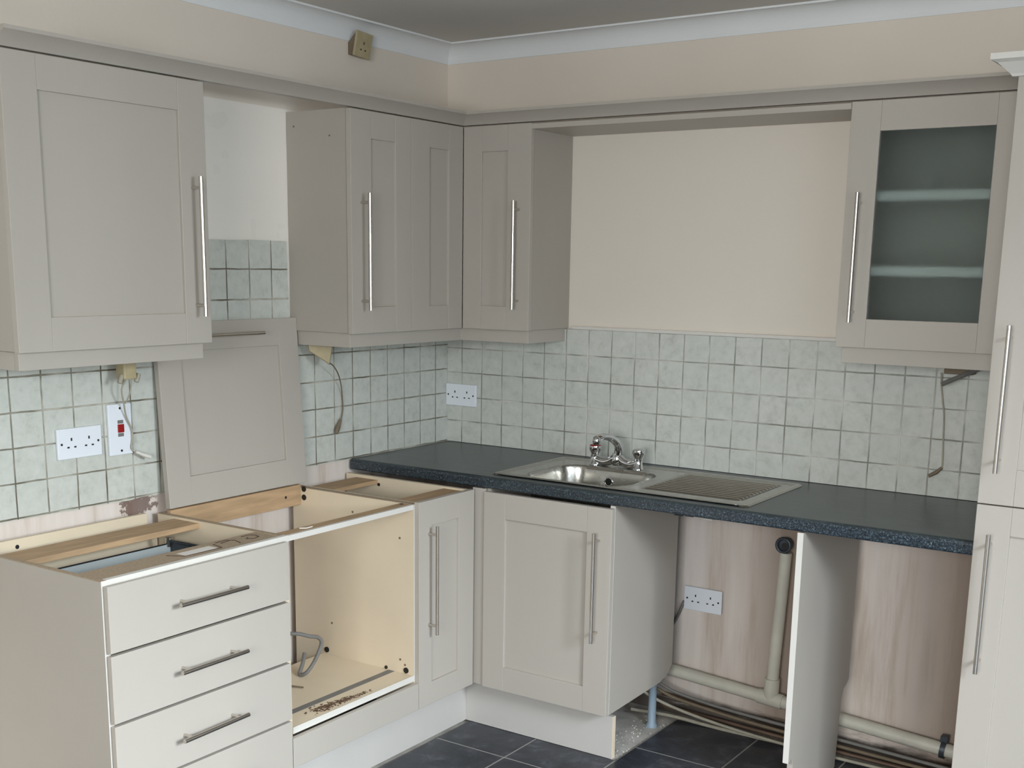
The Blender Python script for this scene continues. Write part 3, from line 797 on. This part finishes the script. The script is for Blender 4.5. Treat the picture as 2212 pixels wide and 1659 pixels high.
# ------------------------------------------------------------------ under-cabinet lights, leads and connectors
GL = 'old under-cabinet lights'
t = thing('under_cabinet_light', 'cream wedge-shaped light under the corner wall cabinet', 'light', (.06, -.82, 1.33), GL)
vs = [(.012, -.862, 1.3325), (.075, -.835, 1.3325), (.075, -.74, 1.3325), (.012, -.74, 1.3325), (.070, -.842, 1.318), (.118, -.772, 1.272), (.108, -.752, 1.262), (.060, -.815, 1.300)]
MB().add([(.016, -.800, 1.3775), (.060, -.862, 1.3775), (.130, -.800, 1.3775), (.080, -.740, 1.3775), (.026, -.806, 1.308), (.060, -.850, 1.312), (.104, -.800, 1.268), (.078, -.770, 1.262)], [(0,1,2,3),(4,7,6,5),(0,4,5,1),(1,5,6,2),(2,6,7,3),(3,7,4,0)]).build('light_body', M['oldplastic'], t, bevel=.002)
MB().add([(.064, -.853, 1.313), (.108, -.802, 1.269), (.086, -.776, 1.2635), (.034, -.81, 1.307)], [(0,1,2,3)]).build('diffuser', M['palecable'], t)
o = MB().tube(smooth_path([(.085, -.780, 1.272), (.075, -.745, 1.255), (.055, -.700, 1.222), (.030, -.660, 1.180), (.016, -.640, 1.140), (.016, -.637, 1.10), (.018, -.645, 1.072), (.022, -.655, 1.058)]), .0022, 8).build('flex', M['browncable'])
o2 = MB().tube([(.022, -.655, 1.060), (.024, -.672, 1.035), (.024, -.680, 1.020), (.024, -.684, 1.012)], [.004, .0085, .0085, .005], 12).build('connector', M['browncable'], o)
tag(o, 'thin brown flex with plug hanging from the corner cabinet light', 'cable', 'dangling light leads')

t = thing('under_cabinet_light', 'yellowed junction block under the large left wall cabinet', 'light', (.06, -1.6, 1.33), GL)
MB().box(.05, .088, -1.632, -1.588, 1.272, 1.3775).build('light_body', M['oldplastic'], t, bevel=.004)
for y in (-1.640, -1.582): MB().cyl((.075, y, 1.262), (.075, y+.010, 1.285), .007, 10).build('clip', M['palecable'], t)
o = MB().tube(smooth_path([(.070, -1.617, 1.271), (.060, -1.622, 1.24), (.045, -1.605, 1.20), (.03, -1.588, 1.16), (.026, -1.568, 1.12), (.026, -1.566, 1.09), (.024, -1.570, 1.065), (.030, -1.560, 1.050)]), .0026, 8).build('flex', M['palecable'])
MB().tube([(.030, -1.560, 1.052), (.036, -1.535, 1.040), (.040, -1.515, 1.032)], [.004, .0065, .0060], 12).build('connector', M['edge'], o)
MB().tube(smooth_path([(.078, -1.600, 1.271), (.070, -1.602, 1.23), (.050, -1.604, 1.20)]), .002, 8).build('wire', M['palecable'], o)
tag(o, 'pale flex with white connector hanging beside the cooker switch', 'cable', 'dangling light leads')

t = thing('under_cabinet_light', 'slim dark light bar angled under the frosted glass cabinet', 'light', (1.98, -.1, 1.33), GL)
Fb = Vector((1.945, -.115, 1.272)); Fe = Vector((2.115, -.045, 1.362))
MB().tube([Fb, Fe], .0075, 4, smooth=False).build('light_body', M['greycable'], t, bevel=.001)
MB().box(1.935, 2.02, -.06, -.012, 1.300, 1.3775).build('mount_block', M['browncable'], t, bevel=.003)
o = MB().tube(smooth_path([(1.925, -.045, 1.300), (1.922, -.020, 1.26), (1.928, -.016, 1.215), (1.936, -.016, 1.17), (1.940, -.016, 1.10), (1.944, -.017, 1.03), (1.945, -.018, 1.005)]), .0026, 8).build('flex', M['palecable'])
MB().tube([(1.945, -.018, 1.006), (1.930, -.022, .990), (1.908, -.024, .976)], [.0045, .0065, .0055], 12).build('connector', M['browncable'], o)
tag(o, 'pale flex with brown connector hanging at the right end of the tiles', 'cable', 'dangling light leads')

# ------------------------------------------------------------------ waste pipe and pipework in the appliance gaps
t = thing('waste_pipe', 'cream plastic waste pipe with upright branch along the foot of the back wall', 'pipe', (1.45, -.05, .10))
yp = -.045
A = Vector((1.02, yp, .1725)); B = Vector((2.05, yp, .1005)); dirn = (B-A)
at_ = lambda x: A + dirn*((x-A.x)/dirn.x)
MB().cyl(A, at_(2.187), .0225, 20).build('horizontal_pipe', M['pipe'], t)
J = at_(1.447)
MB().cyl((1.447, yp, J.z), (1.469, yp, .668), .0205, 20).build('upright_pipe', M['pipe'], t)
MB().cyl(J, J+Vector((.0024, 0, .075)), .0265, 20).cyl(J-dirn.normalized()*.045, J+dirn.normalized()*.045, .0265, 20).build('tee_fitting', M['pipe'], t, bevel=.002)
rg = [Vector((1.462, yp-.010, .694)) + Vector((math.cos(a)*.0235, 0, math.sin(a)*.0235)) for a in [2*math.pi*k/28 for k in range(29)]]
MB().tube(rg, .0055, 10).cyl((1.462, yp+.020, .694), (1.462, yp-.004, .694), .024, 20).build('socket_ring', M['darkgrey'], t)
MB().cyl((1.466, yp-.0045, .690), (1.466, yp-.006, .690), .013, 16).build('socket_hole', M['black'], t)
J2 = at_(2.035); MB().cyl(J2-dirn.normalized()*.008, J2+dirn.normalized()*.008, .029, 20).box(2.024, 2.046, yp-.008, yp+.02, J2.z+.025, J2.z+.045).build('clip', M['darkgrey'], t)

rnd = random.Random(11)
runs = [
 ('grey_cable', 'greycable', .0060, 'upper grey cable sagging along the wall foot below the waste pipe', [(1.03, -.11, .142), (1.10, -.10, .112), (1.18, -.09, .096), (1.30, -.085, .083), (1.50, -.08, .072), (1.72, -.08, .066), (2.18, -.08, .050)]),
 ('grey_cable', 'browncable', .0060, 'brownish cable sagging directly beneath the upper grey cable', [(1.02, -.125, .128), (1.10, -.112, .095), (1.19, -.10, .078), (1.32, -.095, .064), (1.52, -.09, .052), (1.74, -.088, .046), (2.18, -.088, .033)]),
 ('copper_pipe', 'copper', .0075, 'dull copper pipe close to the wall behind the sagging cables', [(1.02, -.020, .062), (1.25, -.020, .055), (1.55, -.022, .046), (1.9, -.022, .036), (2.18, -.022, .030)]),
 ('copper_pipe', 'copper', .0075, 'lower dull copper pipe lying on the concrete strip at the wall foot', [(1.02, -.045, .026), (1.3, -.045, .018), (1.6, -.045, .010), (2.18, -.045, .002)]),
 ('grey_cable', 'palecable', .0055, 'pale cable curving out from behind the adjustable foot', [(.98, -.20, .150), (1.05, -.165, .098), (1.13, -.14, .066), (1.24, -.118, .040), (1.40, -.108, .022), (1.60, -.105, .012), (1.85, -.102, .010), (2.18, -.100, .010)]),
 ('grey_cable', 'palecable', .0065, 'pale cable lying lowest along the back edge of the slate tiles', [(.95, -.13, .018), (1.1, -.10, .016), (1.25, -.085, .006), (1.5, -.070, -.003), (1.9, -.068, -.004), (2.18, -.067, -.004)]),
]
for nm, mt, r, lab, pts in runs:
    o = MB().tube(smooth_path(pts), r, 10).build(nm, M[mt]); tag(o, lab, 'pipe' if 'copper' in nm else 'cable', 'cables and pipes at the wall foot')
# rubble on the bare concrete beside the adjustable foot and along the wall
mb = MB()
for k in range(260):
    if k < 120: x = rnd.uniform(.98, 1.105); y = rnd.uniform(-.50, -.09)
    else: x = rnd.uniform(1.0, 2.17); y = rnd.uniform(-.083, -.012)
    r = rnd.uniform(.0012, .0048); a = rnd.uniform(0, 3)
    vs = [(x+r*math.cos(a+q*1.57)*rnd.uniform(.7, 1.2), y+r*math.sin(a+q*1.57)*rnd.uniform(.7, 1.2), -.0118) for q in range(4)]
    vs += [(p[0]*.6+x*.4, p[1]*.6+y*.4, -.0118+r*rnd.uniform(.5, 1.1)) for p in vs]
    mb.add(vs, [(0,1,2,3),(4,7,6,5),(0,4,5,1),(1,5,6,2),(2,6,7,3),(3,7,4,0)])
o = mb.build('rubble', M['concrete']); o['kind'] = 'stuff'; tag(o, 'pale rubble crumbs on the bare concrete behind the slate tiles', 'rubble')
# lead from the low socket
o = MB().tube(smooth_path([(1.0855, -.010, .425), (1.078, -.012, .405), (1.066, -.012, .370), (1.050, -.012, .338), (1.04, -.012, .325)]), .0055, 8).build('socket_lead', M['greycable'])
tag(o, 'short grey cable slanting down from the low socket on the plaster', 'cable')
